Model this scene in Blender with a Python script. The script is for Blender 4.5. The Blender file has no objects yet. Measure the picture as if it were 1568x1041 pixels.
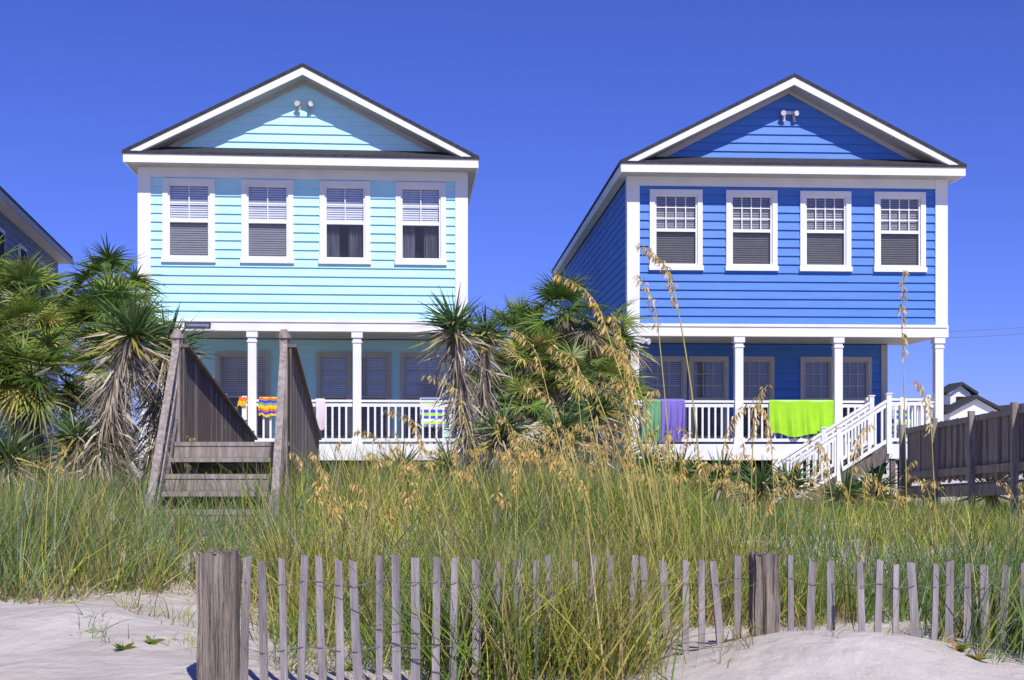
import bpy, math, random
import numpy as np
from mathutils import Vector, noise
random.seed(7); rng=np.random.default_rng(7)
scene=bpy.context.scene
EYE=1.05
# ------------------------------------------------------------------ materials
def new_mat(name):
    m=bpy.data.materials.new(name); m.use_nodes=True
    nt=m.node_tree; b=nt.nodes['Principled BSDF']; return m,nt,b
def mat(name,c1,c2=None,rough=0.6,scale=4.0,bump=0.0,bscale=40.0,stretch=(1,1,1),spec=0.3,detail=6):
    m,nt,b=new_mat(name); N=nt.nodes; L=nt.links
    if c2 is None: c2=tuple(x*0.85 for x in c1)
    tc=N.new('ShaderNodeTexCoord'); mp=N.new('ShaderNodeMapping'); mp.inputs['Scale'].default_value=stretch
    L.new(tc.outputs['Object'],mp.inputs['Vector'])
    no=N.new('ShaderNodeTexNoise'); no.inputs['Scale'].default_value=scale; no.inputs['Detail'].default_value=detail
    no.inputs['Roughness'].default_value=0.65
    L.new(mp.outputs['Vector'],no.inputs['Vector'])
    rp=N.new('ShaderNodeValToRGB'); rp.color_ramp.elements[0].position=0.33; rp.color_ramp.elements[1].position=0.67
    rp.color_ramp.elements[0].color=(*c2,1); rp.color_ramp.elements[1].color=(*c1,1)
    L.new(no.outputs['Fac'],rp.inputs['Fac']); L.new(rp.outputs['Color'],b.inputs['Base Color'])
    b.inputs['Roughness'].default_value=rough; b.inputs['Specular IOR Level'].default_value=spec
    if bump>0:
        n2=N.new('ShaderNodeTexNoise'); n2.inputs['Scale'].default_value=bscale; n2.inputs['Detail'].default_value=8
        L.new(mp.outputs['Vector'],n2.inputs['Vector'])
        bp=N.new('ShaderNodeBump'); bp.inputs['Strength'].default_value=bump; bp.inputs['Distance'].default_value=0.02
        L.new(n2.outputs['Fac'],bp.inputs['Height']); L.new(bp.outputs['Normal'],b.inputs['Normal'])
    return m
M={}
M['white']=mat('white_paint',(.84,.83,.82),(.75,.745,.74),.5,1.5,.1,30)
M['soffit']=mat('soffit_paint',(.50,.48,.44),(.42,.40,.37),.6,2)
M['aqua']=mat('aqua_siding_paint',(.52,.84,.89),(.45,.78,.85),.55,1.2,.12,20,(1,1,4))
M['blue']=mat('blue_siding_paint',(.08,.22,.60),(.065,.185,.53),.5,1.2,.12,20,(1,1,4))
M['grayblue']=mat('grey_siding_paint',(.22,.25,.36),(.18,.21,.31),.6,1.2,.1,20)
M['shingle']=mat('roof_shingle',(.06,.06,.065),(.025,.025,.03),.9,14,.5,60)
M['wood']=mat('weathered_wood',(.42,.36,.32),(.18,.15,.135),.85,3,.6,18,(6,6,.6))
M['woodd']=mat('dark_weathered_wood',(.21,.175,.16),(.09,.075,.07),.85,3,.6,18,(6,6,.6))
M['post']=mat('old_post_wood',(.36,.30,.25),(.09,.07,.06),.9,2.2,1.0,12,(9,9,.7),.2,9)
M['slat']=mat('fence_lath_wood',(.40,.36,.36),(.17,.15,.155),.85,5,.5,30,(5,5,.5))
M['wire']=mat('galvanised_wire',(.15,.14,.13),None,.5)
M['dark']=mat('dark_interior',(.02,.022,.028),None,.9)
M['blind']=mat('window_blind',(.82,.82,.86),(.76,.77,.82),.6)
M['blindd']=mat('wood_blind',(.40,.37,.35),(.33,.30,.29),.6)
M['curtain']=mat('curtain_cloth',(.55,.55,.62),(.16,.16,.2),.9,2,0,10,(3,1,.5))
M['deck']=mat('deck_floor',(.35,.33,.32),(.25,.24,.23),.8)
M['lamp']=mat('fixture_white',(.8,.78,.74),None,.4)
M['sage']=mat('sage_towel',(.22,.46,.25),(.17,.38,.2),.95,3,.5,200)
M['purple']=mat('purple_towel',(.26,.20,.60),(.22,.16,.52),.95,3,.5,200)
M['lime']=mat('lime_towel',(.42,.78,.04),(.34,.68,.03),.95,3,.5,200)
M['orange']=mat('orange_cloth',(.85,.2,.04),(.75,.13,.03),.95)
M['yellow']=mat('yellow_cloth',(.85,.6,.04),(.75,.5,.03),.95)
M['royal']=mat('royal_cloth',(.05,.08,.55),None,.95)
M['cloth']=mat('white_cloth',(.75,.72,.75),(.7,.55,.6),.95,3)
M['alum']=mat('aluminium_tube',(.6,.6,.62),None,.35)
def glass_mat():
    m=bpy.data.materials.new('window_glass'); m.use_nodes=True; nt=m.node_tree; N=nt.nodes; L=nt.links
    N.remove(N['Principled BSDF']); out=N['Material Output']
    t=N.new('ShaderNodeBsdfTransparent'); t.inputs['Color'].default_value=(.88,.9,.92,1)
    g=N.new('ShaderNodeBsdfGlossy'); g.inputs['Roughness'].default_value=.03
    f=N.new('ShaderNodeLayerWeight'); f.inputs['Blend'].default_value=.3
    k=N.new('ShaderNodeMath'); k.operation='MULTIPLY_ADD'; k.inputs[1].default_value=.35; k.inputs[2].default_value=.08; L.new(f.outputs['Facing'],k.inputs[0])
    mx=N.new('ShaderNodeMixShader'); L.new(k.outputs[0],mx.inputs[0]); L.new(t.outputs[0],mx.inputs[1]); L.new(g.outputs[0],mx.inputs[2])
    L.new(mx.outputs[0],out.inputs['Surface']); return m
M['glass']=glass_mat()
def screen_mat():
    m=bpy.data.materials.new('insect_screen'); m.use_nodes=True; nt=m.node_tree; N=nt.nodes; L=nt.links
    N.remove(N['Principled BSDF']); out=N['Material Output']
    t=N.new('ShaderNodeBsdfTransparent'); d=N.new('ShaderNodeBsdfDiffuse'); d.inputs['Color'].default_value=(.06,.06,.065,1)
    mx=N.new('ShaderNodeMixShader'); mx.inputs[0].default_value=.4; L.new(t.outputs[0],mx.inputs[1]); L.new(d.outputs[0],mx.inputs[2])
    L.new(mx.outputs[0],out.inputs['Surface']); return m
M['screen']=screen_mat()
def foliage_mat(name,transl=.3,rough=.55):
    m,nt,b=new_mat(name); N=nt.nodes; L=nt.links
    a=N.new('ShaderNodeAttribute'); a.attribute_name='Col'
    L.new(a.outputs['Color'],b.inputs['Base Color']); b.inputs['Roughness'].default_value=rough
    b.inputs['Specular IOR Level'].default_value=.35
    tr=N.new('ShaderNodeBsdfTranslucent'); L.new(a.outputs['Color'],tr.inputs['Color'])
    mx=N.new('ShaderNodeMixShader'); mx.inputs[0].default_value=transl
    L.new(b.outputs[0],mx.inputs[1]); L.new(tr.outputs[0],mx.inputs[2]); L.new(mx.outputs[0],N['Material Output'].inputs['Surface'])
    return m
def grass_mat(name,transl=.35):
    m=bpy.data.materials.new(name); m.use_nodes=True; nt=m.node_tree; N=nt.nodes; L=nt.links
    N.remove(N['Principled BSDF'])
    a=N.new('ShaderNodeAttribute'); a.attribute_name='Col'
    d=N.new('ShaderNodeBsdfDiffuse'); tr=N.new('ShaderNodeBsdfTranslucent')
    L.new(a.outputs['Color'],d.inputs['Color']); L.new(a.outputs['Color'],tr.inputs['Color'])
    mx=N.new('ShaderNodeMixShader'); mx.inputs[0].default_value=transl
    L.new(d.outputs[0],mx.inputs[1]); L.new(tr.outputs[0],mx.inputs[2]); L.new(mx.outputs[0],N['Material Output'].inputs['Surface'])
    return m
M['leaf']=foliage_mat('leaf',.25,.42); M['grass']=grass_mat('grass_blade',.35)
def sand_mat():
    m,nt,b=new_mat('beach_sand'); N=nt.nodes; L=nt.links
    tc=N.new('ShaderNodeTexCoord')
    n1=N.new('ShaderNodeTexNoise'); n1.inputs['Scale'].default_value=2.2; n1.inputs['Detail'].default_value=9
    n2=N.new('ShaderNodeTexNoise'); n2.inputs['Scale'].default_value=350; n2.inputs['Detail'].default_value=3
    n3=N.new('ShaderNodeTexNoise'); n3.inputs['Scale'].default_value=6; n3.inputs['Detail'].default_value=7
    for n in (n1,n2,n3): L.new(tc.outputs['Object'],n.inputs['Vector'])
    rp=N.new('ShaderNodeValToRGB'); rp.color_ramp.elements[0].position=.3; rp.color_ramp.elements[1].position=.7
    rp.color_ramp.elements[0].color=(.68,.60,.53,1); rp.color_ramp.elements[1].color=(.83,.76,.69,1)
    L.new(n1.outputs['Fac'],rp.inputs['Fac'])
    mx=N.new('ShaderNodeMixRGB'); mx.blend_type='MULTIPLY'; mx.inputs[0].default_value=.28
    L.new(rp.outputs['Color'],mx.inputs[1]); L.new(n2.outputs['Fac'],mx.inputs[2]); L.new(mx.outputs[0],b.inputs['Base Color'])
    b.inputs['Roughness'].default_value=.95; b.inputs['Specular IOR Level'].default_value=.1
    ad=N.new('ShaderNodeMath'); ad.operation='MULTIPLY_ADD'; ad.inputs[1].default_value=.12
    L.new(n2.outputs['Fac'],ad.inputs[0]); L.new(n3.outputs['Fac'],ad.inputs[2])
    bp=N.new('ShaderNodeBump'); bp.inputs['Strength'].default_value=1; bp.inputs['Distance'].default_value=.07
    L.new(ad.outputs[0],bp.inputs['Height']); L.new(bp.outputs['Normal'],b.inputs['Normal'])
    return m
M['sand']=sand_mat()
# ------------------------------------------------------------------ mesh builder
class MB:
    def __init__(s): s.v=[]; s.f=[]; s.m=[]; s.mats=[]
    def mi(s,k):
        if k not in s.mats: s.mats.append(k)
        return s.mats.index(k)
    def poly(s,pts,k):
        b=len(s.v); s.v+= [tuple(p) for p in pts]; s.f.append(tuple(range(b,b+len(pts)))); s.m.append(s.mi(k))
    def box(s,x0,x1,y0,y1,z0,z1,k):
        s.hexa([(x0,y0,z0),(x1,y0,z0),(x1,y1,z0),(x0,y1,z0),(x0,y0,z1),(x1,y0,z1),(x1,y1,z1),(x0,y1,z1)],k)
    def hexa(s,p,k):
        b=len(s.v); s.v+=[tuple(q) for q in p]; i=s.mi(k)
        for f in ((0,3,2,1),(4,5,6,7),(0,1,5,4),(1,2,6,5),(2,3,7,6),(3,0,4,7)):
            s.f.append(tuple(b+j for j in f)); s.m.append(i)
    def beam(s,a,b,w,h,k,up=(0,0,1)):
        a=Vector(a); b=Vector(b); d=(b-a).normalized(); u=Vector(up)
        if abs(d.dot(u))>.99: u=Vector((0,1,0))
        r=d.cross(u).normalized()*w/2; u=r.cross(d).normalized()*h/2
        s.hexa([a-r-u,a+r-u,b+r-u,b-r-u,a-r+u,a+r+u,b+r+u,b-r+u],k)
    def tube(s,a,b,r0,r1,k,n=8,cap=True):
        a=Vector(a); b=Vector(b); d=(b-a).normalized(); u=Vector((0,0,1)) if abs(d.z)<.9 else Vector((1,0,0))
        r=d.cross(u).normalized(); u=r.cross(d); base=len(s.v); i=s.mi(k)
        for (c,rr) in ((a,r0),(b,r1)):
            for j in range(n):
                t=2*math.pi*j/n; s.v.append(tuple(c+r*math.cos(t)*rr+u*math.sin(t)*rr))
        for j in range(n):
            s.f.append((base+j,base+(j+1)%n,base+n+(j+1)%n,base+n+j)); s.m.append(i)
        if cap:
            s.f.append(tuple(base+j for j in range(n))); s.m.append(i)
            s.f.append(tuple(base+n+j for j in range(n))); s.m.append(i)
    def obj(s,name,parent=None):
        me=bpy.data.meshes.new(name); me.from_pydata(s.v,[],s.f)
        for k in s.mats: me.materials.append(M[k])
        me.polygons.foreach_set('material_index',s.m); me.update()
        o=bpy.data.objects.new(name,me); scene.collection.objects.link(o)
        if parent: o.parent=parent
        return o
def empty(name,loc=(0,0,0),rz=0):
    e=bpy.data.objects.new(name,None); scene.collection.objects.link(e); e.location=loc; e.rotation_euler=(0,0,rz); e.empty_display_size=.3
    return e
# ------------------------------------------------------------------ terrain
KY=[0,4,5,6,8,10,14,18,23,28,60,200]; KL=[-.6,-.15,-.06,0,.10,.20,.34,.25,-.1,-.2,-.3,-.3]; KR=[-.6,-.15,-.06,0,.04,.04,.02,-.05,-.2,-.25,-.3,-.3]
def ground_h(x,y):
    x=np.asarray(x,float); y=np.asarray(y,float)
    w=1/(1+np.exp(-(x-1.8)/.9)); h=np.interp(y,KY,KL)*(1-w)+np.interp(y,KY,KR)*w
    h=h+.17*np.exp(-((x-1.45)/.75)**2-((y-6.05)/.55)**2)+.10*np.exp(-((x+2.6)/.7)**2-((y-7.2)/.5)**2)
    f=np.clip((y-3)/3,0,1)*np.clip((60-y)/30,0,1)
    h=h+f*(.035*np.sin(x*1.3+y*.7)+.03*np.sin(x*.6-y*1.1+1)+.012*np.sin(x*4.1+y*2.3)+.008*np.sin(x*7.3-y*5.1))
    return h
def gh(x,y): return float(ground_h(x,y))
def make_grid(name,xs,ys,k):
    X,Y=np.meshgrid(xs,ys); Z=ground_h(X,Y)
    v=np.stack([X.ravel(),Y.ravel(),Z.ravel()],1); nx=len(xs); ny=len(ys)
    f=[(j*nx+i,j*nx+i+1,(j+1)*nx+i+1,(j+1)*nx+i) for j in range(ny-1) for i in range(nx-1)]
    me=bpy.data.meshes.new(name); me.from_pydata(v.tolist(),[],f); me.materials.append(M[k])
    me.polygons.foreach_set('use_smooth',[True]*len(f)); me.update()
    o=bpy.data.objects.new(name,me); scene.collection.objects.link(o); return o
xs=np.unique(np.concatenate([[-900,-300,-120,-60,-30],np.linspace(-16,16,260),[30,60,120,300,900]]))
ys=np.unique(np.concatenate([[-60,-20,0,2,3],np.linspace(4,12,110),np.linspace(12.2,32,70),[40,60,120,300,900,1500]]))
make_grid('sand_dune_ground',xs,ys,'sand')
# ------------------------------------------------------------------ blades
class Blades:
    def __init__(s): s.V=[];s.F=[];s.C=[];s.n=0
    def add(s,base,d,L,w,droop,col,segs=4,side=None,curl=0.0,tipfrac=1.5):
        n=len(base); base=np.asarray(base,float); d=np.asarray(d,float); d=d/np.linalg.norm(d,axis=1,keepdims=True)
        L=np.broadcast_to(L,(n,)).astype(float); w=np.broadcast_to(w,(n,)).astype(float); droop=np.broadcast_to(droop,(n,)).astype(float)
        if side is None:
            r=rng.normal(size=(n,3)); side=np.cross(d,r)
        side=side/(np.linalg.norm(side,axis=1,keepdims=True)+1e-9)
        t=np.linspace(0,1,segs+1)
        P=base[:,None,:]+d[:,None,:]*(L[:,None]*t[None,:])[:,:,None]
        P[:,:,2]-=(droop*L)[:,None]*t[None,:]**2
        if curl: 
            P+= (rng.normal(size=(n,1,3))*curl*np.array([1,1,.2]))*L[:,None,None]*(t[None,:,None]**2)
        wp=(1-t**tipfrac)*.97+.03; wp[0]*=.7
        W=side[:,None,:]*(w[:,None]*wp[None,:]*.5)[:,:,None]
        A=P-W; B=P+W; m=segs+1
        V=np.stack([A,B],2).reshape(n*m*2,3)
        idx=(np.arange(n)*m*2)[:,None]+ (np.arange(segs)*2)[None,:]
        F=np.stack([idx,idx+1,idx+3,idx+2],2).reshape(-1,4)+s.n
        col=np.broadcast_to(np.asarray(col,float),(n,3))
        C=np.repeat(col,m*2,axis=0)
        s.V.append(V);s.F.append(F);s.C.append(C); s.n+=len(V)
        return P
    def raw(s,V,F,C):
        s.V.append(np.asarray(V,float)); s.F.append(np.asarray(F)+s.n); s.C.append(np.asarray(C,float)); s.n+=len(V)
    def tube(s,pts,rad,col,n=9,rough=0.0):
        pts=np.asarray(pts,float); k=len(pts); V=[]
        for i,p in enumerate(pts):
            for j in range(n):
                a=2*math.pi*j/n; r=rad[i]*(1+rough*random.uniform(-1,1)); V.append((p[0]+r*math.cos(a),p[1]+r*math.sin(a),p[2]))
        F=[(i*n+j,i*n+(j+1)%n,(i+1)*n+(j+1)%n,(i+1)*n+j) for i in range(k-1) for j in range(n)]
        C=np.array([np.array(col)*random.uniform(.6,1.2) for _ in V]); s.raw(V,F,C)
    def obj(s,name,k,smooth=True):
        V=np.concatenate(s.V);F=np.concatenate(s.F);C=np.concatenate(s.C)
        me=bpy.data.meshes.new(name); me.vertices.add(len(V)); me.vertices.foreach_set('co',V.ravel())
        me.loops.add(len(F)*4); me.loops.foreach_set('vertex_index',F.ravel().astype(np.int32))
        me.polygons.add(len(F)); me.polygons.foreach_set('loop_start',(np.arange(len(F))*4).astype(np.int32))
        me.polygons.foreach_set('loop_total',np.full(len(F),4,dtype=np.int32))
        me.polygons.foreach_set('use_smooth',np.full(len(F),smooth))
        me.update(calc_edges=True)
        at=me.attributes.new('Col','FLOAT_COLOR','POINT'); at.data.foreach_set('color',np.concatenate([C,np.ones((len(C),1))],1).ravel().astype(np.float32))
        me.materials.append(M[k]); o=bpy.data.objects.new(name,me); scene.collection.objects.link(o); return o
def pick(cols,n,var=.25):
    c=np.array(cols)[rng.integers(0,len(cols),n)]; return c*(1+rng.uniform(-var,var,(n,1)))
# ------------------------------------------------------------------ houses
def intervals(u0,u1,z0,z1,holes):
    cuts=[(h[0],h[1]) for h in holes if h[2]<z1-.001 and h[3]>z0+.001]
    cuts.sort(); out=[]; c=u0
    for a,b in cuts:
        if a>c: out.append((c,a))
        c=max(c,b)
    if c<u1: out.append((c,u1))
    return out
def siding(mb,u0,u1,z0,z1,k,y=0,holes=(),pitch=.19,lip=.034):
    z=z0
    while z<z1-1e-4:
        zt=min(z+pitch,z1)
        zs=sorted(set([z,zt]+[e for h in holes for e in (h[2],h[3]) if z<e<zt]))
        for a,b in zip(zs[:-1],zs[1:]):
            fa=(a-z)/pitch; fb=(b-z)/pitch
            for (s,e) in intervals(u0,u1,a,b,holes):
                ya=y-lip*(1-fa)-.002; yb=y-lip*(1-fb)-.002
                mb.poly([(s,ya,a),(e,ya,a),(e,yb,b),(s,yb,b)],k)
        for (s,e) in intervals(u0,u1,z,z+.001,holes):
            mb.poly([(s,y+.01,z),(e,y+.01,z),(e,y-lip-.002,z),(s,y-lip-.002,z)],k)
        z=zt
def siding_side(mb,x,y0,y1,z0,z1,k,sgn,pitch=.19,lip=.03):
    z=z0
    while z<z1-1e-4:
        zt=min(z+pitch,z1); xo=x+sgn*(lip+.002)
        mb.poly([(xo,y0,z),(xo,y1,z),(x+sgn*.002,y1,zt),(x+sgn*.002,y0,zt)],k)
        mb.poly([(xo,y0,z),(xo,y1,z),(x-sgn*.01,y1,z),(x-sgn*.01,y0,z)],k); z=zt
def siding_gable(mb,cx,hw,z0,za,k,y=0,pitch=.19,lip=.034):
    z=z0
    while z<za-1e-3:
        zt=min(z+pitch,za); w0=hw*(za-z)/(za-z0); w1=hw*(za-zt)/(za-z0)
        mb.poly([(cx-w0,y-lip,z),(cx+w0,y-lip,z),(cx+w1,y-.002,zt),(cx-w1,y-.002,zt)],k)
        mb.poly([(cx-w0,y+.01,z),(cx+w0,y+.01,z),(cx+w0,y-lip,z),(cx-w0,y-lip,z)],k); z=zt
def window(mb,u0,u1,z0,z1,y,grid,blind,sash=True,cas=.11,casek='white',screen=True):
    p=.055
    mb.box(u0,u0+cas,y-p,y+.06,z0,z1,casek); mb.box(u1-cas,u1,y-p,y+.06,z0,z1,casek)
    mb.box(u0+cas,u1-cas,y-p-.003,y+.06,z1-cas,z1,casek); mb.box(u0-.02,u1+.02,y-p-.03,y+.06,z0-.04,z0+.07,casek)
    a,b,c,d=u0+cas,u1-cas,z0+.07,z1-cas; s=.04; zm=(c+d)/2
    mb.box(a,a+s,y-.02,y+.05,c,d,casek); mb.box(b-s,b,y-.02,y+.05,c,d,casek)
    mb.box(a+s,b-s,y-.02,y+.05,c,c+s,casek); mb.box(a+s,b-s,y-.02,y+.05,d-s,d,casek)
    if sash: mb.box(a+s,b-s,y-.025,y+.05,zm-.035,zm+.03,casek)
    mb.poly([(a+s,y+.02,c+s),(b-s,y+.02,c+s),(b-s,y+.02,d-s),(a+s,y+.02,d-s)],'glass')
    if screen and sash: mb.poly([(a+s,y+.004,c+s),(b-s,y+.004,c+s),(b-s,y+.004,zm-.035),(a+s,y+.004,zm-.035)],'screen')
    if grid:
        nx,nz=grid; lo=zm+.03 if sash else c+s; hi=d-s
        for i in range(1,nx): 
            x=a+s+(b-a-2*s)*i/nx; mb.box(x-.011,x+.011,y+.006,y+.016,lo,hi,casek)
        for j in range(1,nz):
            z=lo+(hi-lo)*j/nz; mb.box(a+s,b-s,y+.007,y+.015,z-.011,z+.011,casek)
    if blind:
        kind,frac=blind; z=d-.02; zend=d-(d-c)*frac
        while z>zend:
            mb.poly([(a,y+.055,z-.026),(b,y+.055,z-.026),(b,y+.07,z+.016),(a,y+.07,z+.016)],kind); z-=.05
        if frac<1: 
            mb.box(a,b,y+.052,y+.08,z-.02,z+.02,kind)
            n=26
            for (ca,cb) in ((a,a+(b-a)*.36),(a+(b-a)*.58,b)):
                for i in range(n):
                    x0=ca+(cb-ca)*i/n; x1=ca+(cb-ca)*(i+1)/n
                    mb.poly([(x0,y+.14+.03*math.sin(i*1.4),c),(x1,y+.14+.03*math.sin((i+1)*1.4),c),(x1,y+.14+.03*math.sin((i+1)*1.4),d),(x0,y+.14+.03*math.sin(i*1.4),d)],'curtain')
def rail(mb,a,b,h=.95,k='white',pitch=.14,zb=.1,bw=.042):
    a=Vector(a); b=Vector(b); up=Vector((0,0,1))
    mb.beam(a+up*h,b+up*h,.09,.05,k); mb.beam(a+up*(h-.09),b+up*(h-.09),.04,.07,k); mb.beam(a+up*zb,b+up*zb,.045,.07,k)
    L=math.hypot(b.x-a.x,b.y-a.y); n=max(1,int(L/pitch))
    for i in range(1,n):
        p=a.lerp(b,i/n); mb.beam(p+up*(zb+.03),p+up*(h-.12),bw,bw,k)
def column(mb,x,y,z0,z1,w=.18,k='white'):
    mb.box(x-w/2,x+w/2,y-w/2,y+w/2,z0,z1,k)
    mb.box(x-w/2-.03,x+w/2+.03,y-w/2-.03,y+w/2+.03,z1-.13,z1-.002,k)
    mb.box(x-w/2-.018,x+w/2+.018,y-w/2-.018,y+w/2+.018,z1-.24,z1-.2,k)
    mb.box(x-w/2-.025,x+w/2+.025,y-w/2-.025,y+w/2+.025,z0+.002,z0+.16,k)
def beach_house(name,loc,ang,W,L,col,P,PD=2.1):
    E=empty(name,(loc[0],loc[1],0),ang)
    zd=P['deck']; zb0,zb1=P['band']; zf=P['frieze']; ze=P['eave']; za=P['apex']; OV=.22; FO=.50
    xl,xr=P.get('pw',(0,W))
    w=MB()
    siding(w,.23,W-.23,zb1,zf,col,0,P['win'])
    w.box(.05,W-.05,.42,.45,zb1-.2,zf,'dark')
    for x,sg in ((.0,-1),(W,1)):
        siding_side(w,x,.18,L,zb1 ,ze-.12,col,sg)
    siding_side(w,xl,PD,L,.5,zb1,col,-1); siding_side(w,xr,PD,L,.5,zb1,col,1)
    w.box(.02,W-.02,L-.05,L,zb1,ze,col); w.box(xl+.02,xr-.02,L-.05,L,.5,zb1,col)
    gz=ze+.20
    siding_gable(w,W/2,P['ghw'],gz,P['gz'],col,0)
    w.obj('siding_walls',E)
    t=MB()
    for x in (0,W):
        t.box(x-.045 if x==0 else x-.23,x+.23 if x==0 else x+.045,-.05,.18,zb1,zf+.2,'white')
    t.box(-.055,W+.055,-.065,.14,zb0,zb1,'white')
    t.box(-.03,W+.03,-.09,-.065,zb1-.05,zb1+.01,'white')
    t.box(.0,W,-.04,.02,zf,ze-.19+.005,'white')
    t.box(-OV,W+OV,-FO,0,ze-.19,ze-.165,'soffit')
    t.box(-OV-.02,W+OV+.02,-FO-.035,-FO-.001,ze-.2,ze-.02,'white')
    t.box(-OV-.04,W+OV+.04,-FO-.06,-FO-.02,ze-.02,ze+.03,'shingle')
    t.poly([(-OV,-FO-.05,ze+.031),(W+OV,-FO-.05,ze+.031),(W+OV-.3,.0,ze+.26),(-OV+.3,.0,ze+.26)],'shingle')
    cx=W/2; m=(za-ze)/(cx+OV); y0,y1=-FO-.05,L+.3
    for sg in (-1,1):
        xe=cx+sg*(cx+OV+.05); zee=ze-m*.05
        t.hexa([(xe,y0,zee),(cx,y0,za),(cx,y1,za),(xe,y1,zee),(xe,y0,zee+.07),(cx,y0,za+.07),(cx,y1,za+.07),(xe,y1,zee+.07)],'shingle')
        t.hexa([(xe-sg*.06,y0+.02,zee-.13+m*.06),(cx,y0+.02,za-.17),(cx,y0+.06,za-.17),(xe-sg*.06,y0+.06,zee-.13+m*.06),
                (xe,y0+.02,zee-.003),(cx,y0+.02,za-.003),(cx,y0+.06,za-.003),(xe,y0+.06,zee-.003)],'white')
        t.hexa([(xe-sg*.3,y0+.06,zee-.16+m*.3),(cx,y0+.06,za-.16),(cx,0,za-.16),(xe-sg*.3,0,zee-.16+m*.3),
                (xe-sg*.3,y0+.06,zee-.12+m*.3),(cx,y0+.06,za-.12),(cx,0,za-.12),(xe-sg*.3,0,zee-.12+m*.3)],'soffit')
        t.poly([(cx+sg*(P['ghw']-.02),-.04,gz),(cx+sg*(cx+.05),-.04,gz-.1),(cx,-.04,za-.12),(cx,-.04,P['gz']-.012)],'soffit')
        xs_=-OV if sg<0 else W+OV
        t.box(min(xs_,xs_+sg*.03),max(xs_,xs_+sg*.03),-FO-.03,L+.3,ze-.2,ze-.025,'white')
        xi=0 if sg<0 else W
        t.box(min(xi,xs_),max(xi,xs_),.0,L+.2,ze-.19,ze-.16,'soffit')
    t.obj('roof_and_trim',E)
    g=MB()
    for i,(a,b,c,d) in enumerate(P['win']):
        window(g,a,b,c,d,0,P['grid'],P['blinds'][i])
    siding(g,xl,xr,zd,zb0,col,PD,P['pwin'])
    g.box(xl,xr,PD+.4,PD+.43,zd,zb0,'dark')
    for (a,b,c,d) in P['pwin']:
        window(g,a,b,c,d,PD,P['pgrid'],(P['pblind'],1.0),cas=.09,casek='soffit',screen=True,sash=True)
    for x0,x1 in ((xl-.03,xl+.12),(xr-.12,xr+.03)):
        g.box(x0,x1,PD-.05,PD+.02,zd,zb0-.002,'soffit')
    g.obj('windows_and_porch_wall',E)
    p=MB()
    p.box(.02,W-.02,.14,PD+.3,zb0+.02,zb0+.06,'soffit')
    p.box(-.05,W+.05,-.04,PD,zd-.05,zd,'deck')
    p.box(-.1,W+.1,-.10,-.05,zd-.34,zd+.012,'white')
    p.box(-.1,-.05,-.05,PD,zd-.34,zd+.01,'white'); p.box(W+.05,W+.1,-.05,PD,zd-.34,zd+.01,'white')
    cols=P['cols']
    for x in cols: column(p,x,.07,zd,zb0)
    skip=P.get('gap')
    for a,b in zip(cols[:-1],cols[1:]):
        if skip and a<skip[0]<b:
            rail(p,(a+.09,.07,zd),(skip[0],.07,zd)); p.box(skip[0]-.05,skip[0]+.05,.02,.12,zd,zd+1.05,'white')
            if skip[1]<b: rail(p,(skip[1],.07,zd),(b-.09,.07,zd)); p.box(skip[1]-.05,skip[1]+.05,.02,.12,zd,zd+1.05,'white')
        else: rail(p,(a+.09,.07,zd),(b-.09,.07,zd))
    rail(p,(cols[-1],.18,zd),(cols[-1],PD,zd)); rail(p,(cols[0],.18,zd),(cols[0],PD,zd))
    p.obj('porch',E)
    q=MB()
    for x in list(np.linspace(.15,W-.15,4)):
        for y in (.3,PD,PD+4,L-1): q.box(x-.13,x+.13,y-.13,y+.13,-.6,zd-.05,'woodd')
    for y in (.3,PD): q.box(0,W,y-.05,y+.05,zd-.3,zd-.051,'woodd')
    q.box(0.05,W-.05,PD+4.3,PD+4.4,-.6,zd-.06,'dark')  # near-black sheet behind the piles: shade under the house put in as colour
    q.box(0.0,W,PD,L,zd-.08,zd-.03,'woodd')
    q.obj('pilings',E)
    f=MB()
    lz=P['gz']-.44; 
    f.box(cx-.13,cx+.13,-.08,-.03,lz-.03,lz+.03,'lamp')
    for sg in (-1,1):
        f.tube((cx+sg*.10,-.06,lz),(cx+sg*.15,-.20,lz-.04),.03,.058,'lamp',12)
        f.beam((cx+sg*.11,-.06,lz-.05),(cx+sg*.12,-.07,lz-.2),.06,.05,'soffit')
    f.tube((.35,.1,zb0-.08),(.3,-.05,zb0-.1),.05,.07,'lamp',10); f.tube((.35,.1,zb0-.08),(.45,.0,zb0-.12),.05,.07,'lamp',10)
    f.obj('flood_lights',E)
    return E
def wl(px,x0,s): return [( (a-x0)*s,(b-x0)*s) for a,b in px]
sL=.01402
wz=(5.14,6.90)
PL=dict(deck=1.19,band=(3.64,3.88),frieze=6.93,eave=7.33,apex=9.22,ghw=2.78,gz=9.0,
  win=[(a,b,*wz) for a,b in wl([(249,328),(368,447),(487,565),(604,682)],215,sL)],grid=(2,2),
  blinds=[('blind',1.0),('blind',1.0),('blind',.5),('blind',.5)],
  pwin=[(a,b,1.3,3.35) for a,b in wl([(300,382),(452,505),(508,566),(580,645)],215,.0152)],pgrid=(3,3),pblind='blind',
  cols=[.1,2.37,4.62,6.88],gap=(1.3,2.2))
HL=beach_house('aqua_beach_house',(-7.97,28.0),math.atan(.08),6.98,15,'aqua',PL)
sR=.01459
wz=(5.05,6.78)
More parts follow.
